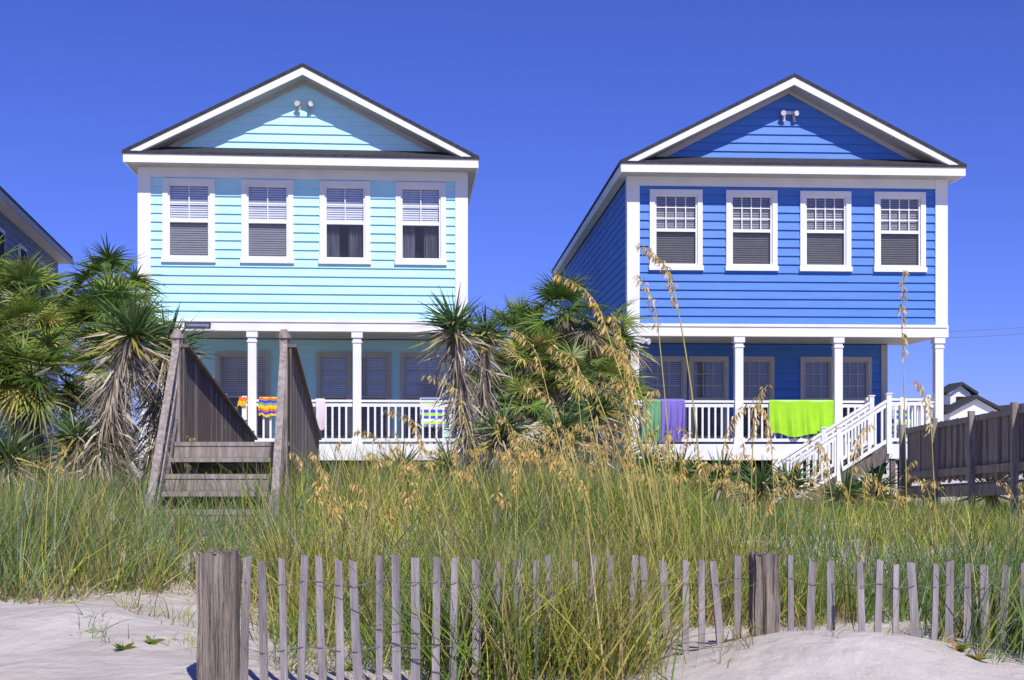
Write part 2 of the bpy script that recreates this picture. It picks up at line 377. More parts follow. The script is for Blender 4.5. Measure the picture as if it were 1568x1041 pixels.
PR=dict(deck=1.19,band=(3.57,3.83),frieze=6.86,eave=7.25,apex=9.15,ghw=2.8,gz=8.93,
  win=[(a,b,*wz) for a,b in wl([(994,1074),(1110,1188),(1223,1301),(1337,1416)],963,sR)],grid=(4,3),
  blinds=[('blindd',1.0)]*4,
  pwin=[(a,b,1.3,3.28) for a,b in wl([(996,1066),(1069,1130),(1140,1200),(1240,1292),(1296,1350)],959,.0156)],pgrid=(3,3),pblind='blindd',
  pw=(0,6.45),cols=[.13,2.44,4.66,6.93],gap=(5.35,6.1))
HR=beach_house('blue_beach_house',(2.56,28.6),math.atan(.0555),7.06,16.5,'blue',PR)
b=MB(); b.box(.95,1.5,-.10,-.068,3.70,3.80,'dark'); b.box(.98,1.47,-.106,-.1005,3.72,3.78,'grayblue'); b.obj('name_plaque',HL)
GE=empty('grey_beach_house',(-12.2,29.9,0),math.atan(.185))
g=MB()
siding_side(g,0,0,11.2,.4,7.0,'grayblue',1)
siding(g,-7,0,.4,7.0,'grayblue',0)
g.box(-7,0,11.15,11.2,.4,7.0,'grayblue'); g.box(-7.02,-7,0,11.2,.4,7.0,'grayblue')
g.obj('walls',GE)
g=MB()
for sg in (-1,1):
    xe=-3.5+sg*3.9
    g.hexa([(xe,-.5,7.08),(-3.5,-.5,9.1),(-3.5,11.6,9.1),(xe,11.6,7.08),(xe,-.5,7.2),(-3.5,-.5,9.22),(-3.5,11.6,9.22),(xe,11.6,7.2)],'shingle')
    g.box(min(xe,xe+sg*.03),max(xe,xe+sg*.03),-.5,11.6,6.93,7.075,'grayblue')
g.box(-.03,.4,0,11.5,6.95,6.98,'soffit'); g.poly([(-7.0,-.02,7),(0,-.02,7),(-3.5,-.02,9.0)],'grayblue')
for y in (1.5,4.5,7.5): 
    g.box(.03,.09,y,y+1.0,4.9,6.5,'white'); g.box(.091,.1,y+.1,y+.9,5.0,6.4,'dark')
g.obj('roof_and_windows',GE)
# ------------------------------------------------------------------ towels, chairs
def towel(name,parent,u0,u1,zt,zb,ks,y=.02,amp=.018,vertical=False):
    mb=MB(); nu,nv=30,18; top=zt; ph=random.random()*6
    def pt(i,j):
        u=u0+(u1-u0)*i/nu; s=j/nv
        if s<.12:
            a=s/.12; return (u,y+.12-.1*a,top-.12+.14*math.sin(a*math.pi/2))
        s2=(s-.12)/.88
        zz=top+.02-.012*math.sin(i*.45+ph)-(top-zb)*s2*(1+.05*math.sin(i*.33+ph))
        return (u+.02*math.sin(s2*3+ph),y-.012-(amp*math.sin(i*.9+ph)+amp*.6*math.sin(i*2.1))*s2-.012*s2-.02*s2,zz)
    for i in range(nu):
        for j in range(nv):
            k=ks[(i*len(ks)//nu) if vertical else (j*len(ks)//nv)]
            mb.poly([pt(i,j),pt(i+1,j),pt(i+1,j+1),pt(i,j+1)],k)
    o=mb.obj(name,parent); 
    for p in o.data.polygons: p.use_smooth=True
    return o
towel('sage_beach_towel',HR,.30,.74,2.17,1.24,['sage'],amp=.035)
towel('purple_beach_towel',HR,.70,1.22,2.17,1.31,['purple'],y=-.01,amp=.035)
towel('lime_beach_towel',HR,3.13,4.58,2.16,1.38,['lime'],amp=.03)
towel('white_beach_towel',HL,3.72,3.92,2.17,1.5,['cloth'])
towel('striped_beach_towel',HL,2.52,2.92,2.2,1.78,['yellow','orange','royal','sage','yellow','orange','royal','yellow'])
towel('orange_beach_towel',HL,2.08,2.26,2.2,2.0,['orange','yellow'])
towel('red_beach_towel',HL,6.85,7.06,2.3,1.8,['orange','cloth','orange'])
def beach_chair(name,parent,u,y,z,w=.62):
    E=empty(name,(u,y,z)); E.parent=parent
    mb=MB()
    for s in (0,w):
        mb.tube((s,.0,.0),(s,.62,.62),.013,.013,'alum'); mb.tube((s,.55,.0),(s,.0,.6),.013,.013,'alum')
        mb.tube((s,.0,.38),(s,.55,.38),.013,.013,'alum'); mb.tube((s,.5,.36),(s,.72,1.02),.013,.013,'alum')
        mb.box(s-.025,s+.025,-.02,.5,.6,.63,'white')
    mb.tube((0,.72,1.02),(w,.72,1.02),.013,.013,'alum'); mb.tube((0,0,.38),(w,0,.38),.013,.013,'alum'); mb.tube((0,0,0),(w,0,0),.013,.013,'alum')
    mb.obj('frame',E)
    f=MB(); ks=['royal','lime','cloth','royal','lime','royal','cloth','lime','royal']
    n=18
    for i in range(n):
        a=i/n;b=(i+1)/n; pa=(.5+.22*a,.37+.63*a-.03*math.sin(a*3.1)); pb=(.5+.22*b,.37+.63*b-.03*math.sin(b*3.1))
        f.poly([(.01,pa[0],pa[1]),(w-.01,pa[0],pa[1]),(w-.01,pb[0],pb[1]),(.01,pb[0],pb[1])],ks[i*len(ks)//n])
        f.poly([(.01,.5*a,.375-.03*math.sin(a*3.1)),(w-.01,.5*a,.375-.03*math.sin(a*3.1)),(w-.01,.5*b,.375-.03*math.sin(b*3.1)),(.01,.5*b,.375-.03*math.sin(b*3.1))],ks[i*len(ks)//n])
    f.obj('striped_fabric',E); return E
beach_chair('beach_chair',HL,6.0,.28,1.22,.66); beach_chair('beach_chair',HR,6.2,.28,1.22,.64)
# ------------------------------------------------------------------ white porch stairs
S=empty('porch_stairs'); S.parent=HR
s=MB(); zt=1.19
y0,y1=-1.25,-.14
s.box(5.35,6.2,y0,y1,zt-.06,zt,'deck'); s.box(5.35,6.2,y0-.04,y0-.001,zt-.3,zt+.01,'white'); s.box(6.2,6.24,y0,y1,zt-.3,zt+.01,'white')
n=8; x_top,x_bot=5.35,3.2; z_bot=-.22
for i in range(n):
    x=x_top-(x_top-x_bot)*(i+1)/n; z=zt-(zt-z_bot)*(i+1)/(n+1)
    s.box(x-.03,x+.27,y0+.03,y1-.03,z-.04,z,'wood')
for y in (y0,y1):
    s.beam((x_top,y,zt-.18),(x_bot-.1,y,z_bot-.05),.05,.26,'woodd')
    rail(s,(x_top,y-.001,zt),(x_bot,y-.001,z_bot+.05),h=.95)
    for (x,z) in ((x_top,zt),(x_bot,z_bot+.02),((x_top+x_bot)/2,(zt+z_bot)/2)): 
        s.box(x-.05,x+.05,y-.05,y+.05,z-.2,z+1.06,'white'); s.box(x-.065,x+.065,y-.065,y+.065,z+1.06,z+1.09,'white')
rail(s,(x_top,y0,zt),(6.2,y0,zt)); rail(s,(6.2,y0,zt),(6.2,y1,zt))
s.box(6.14,6.24,y0-.05,y0+.05,zt-.3,zt+1.05,'white'); s.box(6.12,6.22,y0,y0+.1,-.4,zt-.06,'woodd'); s.box(5.4,5.5,y0-.0,y0+.1,-.4,zt-.06,'woodd')
s.obj('stairs_and_railing',S)
# ------------------------------------------------------------------ weathered dune walkover (left)
DW=empty('wooden_dune_walkover'); 
d=MB()
e=-.117
LP=Vector((-3.66,14.5,0)); RP=Vector((-2.47,14.5,0)); ln=9.8; dirv=Vector((e,1,0))
zpk=2.24; dk=1.15
def wz_(t): return dk-1.0*t
for base in (LP,RP):
    nb=64
    for i in range(nb):
        a=base+dirv*(ln*(i+.06)/nb); b=base+dirv*(ln*(i+.94)/nb); ta=i/nb; tb=(i+1)/nb
        j=random.uniform(-.03,.02)
        p0,p1=a,b; za0,za1=zpk-.95*ta-.04,zpk-.95*tb-.04; zb0_,zb1_=dk-1.0*ta-.2,dk-1.0*tb-.2
        o1=Vector((.022,0,0)); kk='woodd' if random.random()<.75 else 'wood'
        d.hexa([p0+Vector((0,0,zb0_)),p0+o1+Vector((0,0,zb0_)),p1+o1+Vector((0,0,zb1_)),p1+Vector((0,0,zb1_)),
                p0+Vector((0,0,za0+j)),p0+o1+Vector((0,0,za0+j)),p1+o1+Vector((0,0,za1+j)),p1+Vector((0,0,za1+j))],kk)
    d.beam(base+Vector((0.01,0,zpk-.02)),base+dirv*ln+Vector((0.01,0,zpk-.97)),.13,.035,'woodd')
    for t in (0.02,.17,.33,.5,.66,.83,1):
        p=base+dirv*(ln*t)-Vector((.06,0,0))
        d.beam(p+Vector((0,0,-.4)),p+Vector((0,0,zpk-.95*t+.10)),.09,.09,'wood')
        d.beam(p+Vector((0,0,zpk-.95*t+.10)),p+Vector((0,0,zpk-.95*t+.14)),.13,.13,'wood')
    nb_=base+Vector((.26,-2.0,0))
    zn=.58
    d.beam(base+Vector((-.06,0,zpk+.02)),nb_+Vector((-.06,0,zn)),.075,.035,'wood')
    d.beam(base+Vector((-.06,0,zpk-.45)),nb_+Vector((-.06,0,zn-.42)),.03,.09,'wood')
    d.beam(base+Vector((-.06,0,zpk-.85)),nb_+Vector((-.06,0,zn-.8)),.03,.09,'woodd')
    d.beam(base+Vector((-.06,-.01,-.3)),base+Vector((-.06,-.01,zpk+.06)),.085,.085,'wood')
    d.beam(nb_+Vector((-.06,0,-.3)),nb_+Vector((-.06,0,zn+.05)),.085,.085,'wood')
    d.beam(base+Vector((-.06,0,dk-.15)),nb_+Vector((-.06,0,-.1)),.04,.24,'woodd')
for base in (LP,RP): 
    d.tube(base+Vector((-.06,0,zpk+.06)),base+Vector((-.06,0,zpk+.10)),.08,.08,'wood',10); d.tube(base+Vector((-.06,0,zpk+.10)),base+Vector((-.06,0,zpk+.16)),.06,.035,'wood',10)
n=26
for i in range(n):
    a=LP+dirv*(ln*(i+.05)/n); b=LP+dirv*(ln*(i+.95)/n); t=i/n; w=Vector((1.19,0,0)); z0=Vector((0,0,wz_(t)-.04)); z1=Vector((0,0,wz_(t)))
    d.hexa([a+z0,a+w+z0,b+w+z0,b+z0,a+z1,a+w+z1,b+w+z1,b+z1],'wood')
ns=6
for i in range(ns):
    t=i/ns; y=14.5-1.95*t; z=dk-(dk-.12)*t; x0=-3.68+.25*t; x1=-2.57+.25*t
    d.box(x0,x1,y-.3,y,z-.045,z,'wood'); 
    if i%2==0: d.box(x0,x1,y-.29,y-.265,z-.17,z-.046,'wood')
d.obj('walkover_structure',DW)
# ------------------------------------------------------------------ weathered fence on right
FE=empty('weathered_board_fence'); f=MB()
A=Vector((7.95,26.2,0)); B=Vector((8.35,17.5,0)); nb=110; zA,zB=1.50,1.92
for i in range(nb):
    a=A.lerp(B,(i+.08)/nb); b=A.lerp(B,(i+.92)/nb); z=zA+(zB-zA)*i/nb+random.uniform(-.03,.03); zb=z-1.10+random.uniform(-.02,.02)
    o1=Vector((-.022,0,0)); k='woodd' if random.random()<.2 else 'wood'
    f.hexa([a+Vector((0,0,zb)),a+o1+Vector((0,0,zb)),b+o1+Vector((0,0,zb)),b+Vector((0,0,zb)),a+Vector((0,0,z)),a+o1+Vector((0,0,z)),b+o1+Vector((0,0,z)),b+Vector((0,0,z))],k)
f.beam(A+Vector((-.06,0,zA-.05)),B+Vector((-.06,0,zB-.05)),.04,.1,'wood'); f.beam(A+Vector((-.06,0,zA-.95)),B+Vector((-.06,0,zB-.95)),.05,.14,'wood')
f.beam(A+Vector((-.06,0,zA-1.3)),B+Vector((-.06,0,zB-1.3)),.04,.2,'wood')
for t in np.linspace(0,1,6):
    p=A.lerp(B,float(t)); z=zA+(zB-zA)*t; f.box(p.x-.17,p.x-.07,p.y-.05,p.y+.05,-.4,z+.08,'wood')
for i in range(60):
    a=A.lerp(B,(i+.05)/60); b=A.lerp(B,(i+.95)/60); z=zA-1.15+(zB-zA)*i/60
    f.hexa([a+Vector((.03,0,z-.04)),a+Vector((1.3,0,z-.04)),b+Vector((1.3,0,z-.04)),b+Vector((.03,0,z-.04)),a+Vector((.03,0,z)),a+Vector((1.3,0,z)),b+Vector((1.3,0,z)),b+Vector((.03,0,z))],'wood')
f.obj('boards',FE)
# ------------------------------------------------------------------ sand fence with posts
def fence_y(x): return 5.75+.32*(1-math.cos((x+1.3)*1.1))+.05*math.sin(x*2.2) if x<1.6 else 6.25+.1*math.sin(x*3)
SF=empty('slatted_sand_fence'); f=MB()
x=-1.17; tops=[]; i=0
while x<3.3:
    y=fence_y(x); zt_=1.05-(853-690)/2000*y*1.0+random.uniform(-.02,.012)-max(0,(x-1.3))*.03
    lean=random.gauss(0,.006); ln_=random.gauss(0,.008); w=.036*random.uniform(.8,1.15); 
    zb=gh(x,y)-.2
    ca=.25*math.sin(x*1.7)+random.uniform(-.2,.2)
    r=Vector((math.cos(ca),math.sin(ca),0))*w/2; q=Vector((-math.sin(ca),math.cos(ca),0))*.005
    b0=Vector((x-lean*2,y-ln_,zb)); t0=Vector((x+lean*2.,y+ln_,zt_))
    mid=b0.lerp(t0,.5)+Vector((random.gauss(0,.003),0,0))
    jz=random.uniform(-.008,.008)
    J=Vector((0,0,jz))
    f.hexa([b0-r-q,b0+r-q,b0+r+q,b0-r+q,mid-r-q,mid+r-q,mid+r+q,mid-r+q],'slat')
    f.hexa([mid-r-q,mid+r-q,mid+r+q,mid-r+q,t0-r*.93-q+J,t0+r*.9-q-J,t0+r*.9+q-J,t0-r*.93+q+J],'slat')
    tops.append((x,y,zt_)); x+=random.choice([.076,.083,.088,.092,.1])*(y/5.9); i+=1
f.obj('slats',SF)
w=MB()
for dz in (.11,.40):
    for (a,b) in zip(tops[:-1],tops[1:]):
        for sg in (-1,1):
            m_=Vector(((a[0]+b[0])/2,(a[1]+b[1])/2,(a[2]+b[2])/2-dz+random.uniform(-.002,.002)))
            w.tube(Vector((a[0],a[1]+sg*.009,a[2]-dz)),m_,.0016,.0016,'wire',5,False)
            w.tube(m_,Vector((b[0],b[1]-sg*.009,b[2]-dz)),.0016,.0016,'wire',5,False)
w.obj('twisted_wire',SF)
def wood_post(name,x,y,w,d_,z1):
    import bmesh
    me=bpy.data.meshes.new(name); o=bpy.data.objects.new(name,me); scene.collection.objects.link(o)
    z0=gh(x,y)-.4
    bm=bmesh.new(); bmesh.ops.create_cube(bm,size=1); bmesh.ops.subdivide_edges(bm,edges=bm.edges[:],cuts=23,use_grid_fill=True)
    for v in bm.verts:
        X,Y,Z=v.co.x,v.co.y,v.co.z
        v.co.x=X*w; v.co.y=Y*d_; v.co.z=(Z+.5)*(z1-z0)
        g=noise.noise(Vector((X*9+x*3,Y*9,v.co.z*1.3))); g2=noise.noise(Vector((X*22+x,Y*22,v.co.z*2.2)))
        v.co.x+=noise.noise(Vector((X*2,Y*2+5,v.co.z*5)))*.008; v.co.y+=(max(0,abs(g)-.12)*-.03+g2*.010)*(-1 if Y<0 else 1)*-1
        if abs(X)>.45: v.co.x-=(.006+.01*abs(g2))*(1 if X>0 else -1)*(1 if abs(Y)>.45 else .3)
        if Z>.49: v.co.z+=noise.noise(Vector((X*5,Y*5,x)))*.022-.01*(abs(X)>.45)
    bm.to_mesh(me); bm.free(); o.location=(x,y,z0); me.materials.append(M['post'])
    return o
wood_post('fence_post',-1.275,5.68,.165,.15,.612)
wood_post('fence_post',1.22,6.32,.135,.12,.55)
# ------------------------------------------------------------------ plants
GRN=[(.13,.22,.035),(.09,.17,.03),(.19,.27,.045),(.25,.31,.07)]
GRNB=[(.08,.145,.045),(.115,.19,.055),(.055,.11,.035)]
YEL=[(.40,.37,.07),(.46,.37,.11)]
DEAD=[(.50,.43,.33),(.38,.32,.23),(.62,.55,.45),(.22,.18,.13)]
def trunk_pts(b,t,n=8):
    b=np.array(b,float);t=np.array(t,float); return [b+(t-b)*i/n+np.array([.06*math.sin(i*.7)*(i/n)*(1-i/n)*4,0,0]) for i in range(n+1)]
def skirt(B,pts,L,n,r=.12,t0=.15):
    pts=np.array(pts); k=len(pts)-1
    tt=rng.uniform(t0,1,n)*k; i=np.minimum(tt.astype(int),k-1); fr=(tt-i)[:,None]
    p=pts[i]*(1-fr)+pts[i+1]*fr; a=rng.uniform(0,2*math.pi,n)
    o=np.stack([np.cos(a),np.sin(a),np.zeros(n)],1)
    d=o*rng.uniform(.15,.9,(n,1)); d[:,2]=rng.uniform(-1.2,.0,n)
    B.add(p+o*r*.6,d,L*rng.uniform(.5,1.1,n),rng.uniform(.018,.04,n),rng.uniform(.1,.6,n),pick(DEAD,n,.3),3,curl=.12)
def yucca(name,base,top,R,n=170,w=.045,sk=260,cols=GRNB):
    B=Blades(); pts=trunk_pts(base,top); B.tube(pts,np.linspace(.13,.09,len(pts)),(.2,.16,.12),10,.15)
    a=rng.uniform(0,2*math.pi,n); el=np.arcsin(rng.uniform(-.45,1,n)); 
    d=np.stack([np.cos(a)*np.cos(el),np.sin(a)*np.cos(el),np.sin(el)],1)
    P=np.array(top)+d*.05+np.array([0,0,.0])+np.stack([0*a,0*a,rng.uniform(-.2,.12,n)],1)
    c=pick(cols,n,.3); low=el<-.1; c[low]=pick(YEL+DEAD[:1],low.sum(),.2)
    B.add(P,d,R*rng.uniform(.7,1.05,n),w*rng.uniform(.7,1.1,n),rng.uniform(.0,.16,n),c,3)
    if sk: skirt(B,pts,R*.75,sk)
    return B.obj(name,'leaf')
def fan_crown(B,top,R,nf=30,leaf=24,cols=GRN,minel=-.5):
    for i in range(nf):
        a=i*2.39996+random.uniform(-.3,.3); el=math.asin(random.uniform(minel,1.0))
        if random.random()<.2: el*=.5
        d=np.array([math.cos(a)*math.cos(el),math.sin(a)*math.cos(el),math.sin(el)])
        pl=R*random.uniform(.35,.6); droop=.12+.12*(1-math.sin(el))
        P=B.add([top],[d],pl,.03,droop,[(.16,.19,.06)],3,tipfrac=9)
        tip=P[0,-1]; dd=P[0,-1]-P[0,-2]; dd/=np.linalg.norm(dd)
        side=np.cross(dd,[0,0,1.0]); side/=np.linalg.norm(side)+1e-6; nrm=np.cross(side,dd)
        roll=random.gauss(0,.35); s2=side*math.cos(roll)+nrm*math.sin(roll); n2=np.cross(s2,dd)
        an=np.linspace(-2.0,2.0,leaf)+rng.normal(0,.03,leaf)
        D=dd[None,:]*np.cos(an)[:,None]+s2[None,:]*np.sin(an)[:,None]+n2[None,:]*(.22*np.abs(np.sin(an))[:,None])
        old=el<-.05 and random.random()<.75
        base=np.array(cols[random.randrange(len(cols))])*random.uniform(.7,1.35)
        if old: base=np.array(random.choice(YEL+DEAD))
        C=base[None,:]*rng.uniform(.75,1.25,(leaf,1))
        side_l=np.cross(D,n2[None,:]+rng.normal(0,.35,(leaf,3)))
        B.add(np.repeat(tip[None,:],leaf,0),D,R*.62*rng.uniform(.8,1.1,leaf)*(1-.25*np.abs(an)/2),.038*R/1.0,.18+rng.uniform(0,.25,leaf),C,3,side=side_l)
def palm(name,base,top,R,nf=30,sk=220,r=.15,cols=GRN):
    B=Blades(); pts=trunk_pts(base,top); B.tube(pts,np.linspace(r*1.2,r*.85,len(pts)),(.2,.16,.12),10,.18)
    fan_crown(B,np.array(top,float),R,nf,cols=cols)
    if sk: skirt(B,pts,R*.65,sk,r,.1)
    return B.obj(name,'leaf')
def Pm(x,y,z,R,bx=None,by=None,**k):
    bx=x if bx is None else bx; by=y if by is None else by
    palm('palm_tree',(bx,by,gh(bx,by)-.1),(x,y,z),R,**k)
def Ym(x,y,z,R,bx=None,by=None,**k):
    bx=x if bx is None else bx; by=y if by is None else by
    yucca('yucca_plant',(bx,by,gh(bx,by)-.1),(x,y,z),R,**k)
Pm(-8.4,22.5,3.7,1.2,nf=38); Pm(-7.6,24.5,4.1,1.15,nf=36); Pm(-7.0,23.0,3.4,1.1); Pm(-9.4,23,4.0,1.2)
Pm(-7.5,20,2.8,1.1,cols=GRN+YEL[:1]); Pm(-6.4,21,3.1,1.0,nf=34); Pm(-6.8,18.5,2.1,1.0); Pm(-7.6,18.6,2.3,1.0); Pm(-6.0,19.5,2.3,1.0,nf=32,cols=GRN+YEL[:1])
Ym(-5.05,17.4,2.6,.72,-5.75,17.2,sk=620,n=200); Ym(-4.9,18.6,2.5,.75,-5.1,18.4,sk=520); Ym(-7.2,17.0,1.3,.75,sk=300); Ym(-6.4,16.6,.95,.6,sk=120); Ym(-5.75,17.3,1.15,.6,sk=150)
Ym(-4.7,18.6,1.5,.6,sk=120)
Ym(-.88,20.0,2.95,.72,-.55,20.2,sk=480,n=190); Ym(-.42,20.6,2.85,.6,-.35,20.6,sk=380)
Pm(.95,24.0,3.5,1.15,nf=36); Pm(.15,24.8,3.2,1.0,nf=26); Pm(1.65,24.6,3.2,1.05,nf=28); Pm(.35,23.2,2.6,.95,cols=GRN+YEL); Pm(1.1,22.6,2.4,.95,nf=30); Pm(1.75,23.2,2.1,.9,nf=28,cols=GRN+YEL)
Pm(.1,22.0,1.7,.85,nf=26); Pm(-.4,23.2,1.8,.9,nf=22)
Ym(.8,20.2,1.35,.62,.8,20.2,sk=360); Ym(1.35,21.0,1.75,.6,sk=300); Ym(-.15,19.5,1.3,.6,sk=220)
Pm(.9,34,3.4,1.4,nf=26); Pm(-.6,36,3.2,1.4,nf=26); Pm(2.0,38,3.2,1.5,nf=26)
for (x,y,z) in ((3.4,26.4,.55),(4.2,26.2,.5),(4.9,25.6,.35),(2.7,26.0,.7),(7.0,25.2,.3),(-2.2,26,.6),(-1.2,25.5,.7),(2.0,25,.8),(9.4,22,.3),(9.0,24.5,.4),(10.2,25,.4),(6.3,24.8,.2),(5.7,26.8,.4)):
    Ym(x,y,z,.75,n=120,sk=30,w=.06)
B=Blades()
for i in range(46):
    x=-90+i*4+random.uniform(-2,2); y=95+random.uniform(0,25)
    if -20<x<24 and i%2: continue
    h=random.uniform(2.5,4.2); n=420
    c=np.array([x,y,h*.55]); o=rng.normal(size=(n,3))*np.array([1.9,1.9,h*.28]); 
    dd=rng.normal(size=(n,3)); B.add(c+o,dd,rng.uniform(.5,.9,n),.35,.1,pick(GRNB,n,.4),2)
B.obj('distant_trees','leaf')
# ------------------------------------------------------------------ distant building + power lines
DB=empty('distant_white_building'); g=MB()
def hut(x0,x1,y0,y1,z0,z1,zr,wk):
    g.box(x0,x1,y0,y1,z0,z1,wk); cx=(x0+x1)/2
    for sg in (-1,1):
        xe=cx+sg*((x1-x0)/2+.4); 
        g.hexa([(xe,y0-.4,z1-.1),(cx,y0-.4,zr),(cx,y1+.4,zr),(xe,y1+.4,z1-.1),(xe,y0-.4,z1+.1),(cx,y0-.4,zr+.2),(cx,y1+.4,zr+.2),(xe,y1+.4,z1+.1)],'shingle')
    g.poly([(x0,y0-.01,z1),(x1,y0-.01,z1),(cx,y0-.01,zr)],wk)
hut(29.5,33.0,88,96,0,3.6,4.6,'white'); hut(30.2,31.6,90,92,3.6,5.0,5.6,'white'); hut(33,41,92,100,0,3.4,4.3,'grayblue')
for x in (30.1,31.6): g.box(x,x+.8,87.95,88,1.8,3,'dark')
g.box(30.6,31.2,89.95,89.99,4.0,4.8,'dark')
g.obj('walls_and_roof',DB)
PLn=empty('utility_pole'); g=MB()
g.tube((26,62,-.3),(26,62,7.4),.14,.1,'woodd',10); g.box(25.2,26.8,61.95,62.05,6.6,6.75,'woodd')
g.tube((12,62,-.3),(12,62,7.4),.14,.1,'woodd',10); g.box(11.2,12.8,61.95,62.05,6.6,6.75,'woodd')
for dz in (0,.3):
    for i in range(20):
        fa=lambda t:(12+14*2.*t,62,6.75+dz-.35*math.sin(min(t*2,1)*math.pi))
        g.tube(fa(i/20),fa((i+1)/20),.012,.012,'wire',5,False)
g.obj('pole_and_wires',PLn)
# ------------------------------------------------------------------ dune grass
B=Blades()
def tufts(n,xf,yf,accept,nb,Lr,spread,wf,colf,droop=(.05,.5)):
    X=[];Y=[]
    while len(X)<n:
        y=yf(); x=xf(y)
        if accept(x,y): X.append(x);Y.append(y)
    X=np.array(X);Y=np.array(Y)
    lean=np.array([noise.noise(Vector((a*.35,b*.35,3))) for a,b in zip(X,Y)])
    sc=np.array([1+.65*noise.noise(Vector((a*.8,b*.8,9))) for a,b in zip(X,Y)])
    cf=np.array([noise.noise(Vector((a*.55,b*.45,5)))+.5*noise.noise(Vector((a*1.7,b*1.2,15))) for a,b in zip(X,Y)])
    tl=rng.normal(0,.18,len(X)); tb=rng.uniform(.6,1.3,len(X))
    k=nb; N=len(X)*k; Xr=np.repeat(X,k);Yr=np.repeat(Y,k)
    bx=Xr+rng.normal(0,.04,N); by=Yr+rng.normal(0,.04,N); bz=ground_h(bx,by)-.02
    a=rng.uniform(0,2*math.pi,N); s=np.abs(rng.normal(0,spread,N))
    d=np.stack([np.cos(a)*s+np.repeat(lean*.5+tl,k)+.05,np.sin(a)*s,np.ones(N)],1)
    L=rng.uniform(*Lr,N)*np.repeat(sc,k)
    hs=np.where(Xr>1.9,np.where(Yr>9,.66,.92),1.0); L=L*hs
    col=colf(Xr,Yr,np.repeat(cf,k),N)*np.repeat(tb,k)[:,None]
    B.add(np.stack([bx,by,bz],1),d,L,wf(Yr)*rng.uniform(.5,1.3,N),rng.uniform(*droop,N)*rng.uniform(.3,1,N),col,4,curl=.14)
G_GREY=np.array([.26,.33,.20]); G_GRN=np.array([.22,.33,.055]); G_YEL=np.array([.50,.48,.10]); G_STR=np.array([.60,.46,.23]); G_DK=np.array([.09,.15,.035])
def colf(x,y,cf,N):
    r=rng.uniform(0,1,N); gf=np.clip(.32-.06*x-.7*cf,.08,.8); c=np.where((r<gf)[:,None],G_GREY,G_GRN)
    yel=np.clip(.14+cf*.9+.42*np.exp(-((x+.6)/1.9)**2-((y-13)/4.5)**2),0.03,.8)
    r2=rng.uniform(0,1,N); c=np.where((r2<yel)[:,None],G_YEL,c); r3=rng.uniform(0,1,N)
    st=np.clip(.13+.25*cf,.05,.35)
    c=np.where((r3<st)[:,None],G_STR,c); c=np.where((r3>.86)[:,None],G_DK,c)
    return c*rng.uniform(.6,1.25,(N,1))
def colstraw(x,y,cf,N): return pick([G_STR,G_STR*.7,G_YEL,(.35,.25,.15)],N,.3)
def edge(x):
    return 8.05+.25*math.sin(x*2.3)+.2*math.sin(x*5.1) if x<-1.4 else (7.0+.2*math.sin(x*3) if x<.8 else 7.25)
acc=lambda x,y: y>edge(x) and (noise.noise(Vector((x*1.1,y*1.1,0)))>-.36 or random.random()<.3)
tufts(5000,lambda y:random.uniform(-.47*y-1,.47*y+1),lambda:7+19*random.random()**1.1,acc,9,(.32,.88),.34,lambda y:.0088+.0003*(y-7),colf)
tufts(350,lambda y:random.uniform(8.2,16),lambda:random.uniform(20,32),lambda x,y:True,10,(.4,.9),.3,lambda y:.013+0*y,colf)
tufts(650,lambda y:random.uniform(-1.8,1.8),lambda:random.uniform(13,19),acc,9,(.5,.95),.3,lambda y:.011+0*y,colf)
tufts(1300,lambda y:random.uniform(-.5*y,.5*y),lambda:random.uniform(6.9,9.2),acc,9,(.25,.66),.42,lambda y:.0078+0*y,colf)
tufts(1300,lambda y:random.uniform(-.5*y,.5*y),lambda:random.uniform(6.7,9.5),lambda x,y:y>edge(x)-.12,6,(.15,.42),.85,lambda y:.006+0*y,colstraw,(.2,.9))
# clumps growing through the fence
tufts(300,lambda y:random.gauss(.20,.27),lambda:random.uniform(5.75,7.3),lambda x,y:x<.8,12,(.35,.85),.34,lambda y:.0078+0*y,colf)
tufts(130,lambda y:random.gauss(2.6,.22),lambda:random.uniform(5.9,7),lambda x,y:True,11,(.3,.75),.3,lambda y:.0075+0*y,colf)
tufts(24,lambda y:random.uniform(-2.3,-1.4),lambda:random.uniform(6.6,7.8),lambda x,y:True,9,(.1,.35),.7,lambda y:.006+0*y,colf,(.3,.9))
tufts(90,lambda y:random.uniform(-1.2,.4),lambda:random.uniform(6.2,7.3),lambda x,y:True,9,(.2,.55),.45,lambda y:.007+0*y,colf,(.2,.7))
tufts(70,lambda y:random.uniform(-1.2,2.8),lambda:random.uniform(5.9,7.0),lambda x,y:True,8,(.12,.3),.9,lambda y:.005+0*y,colstraw,(.3,.9))
B.obj('dune_grass','grass')
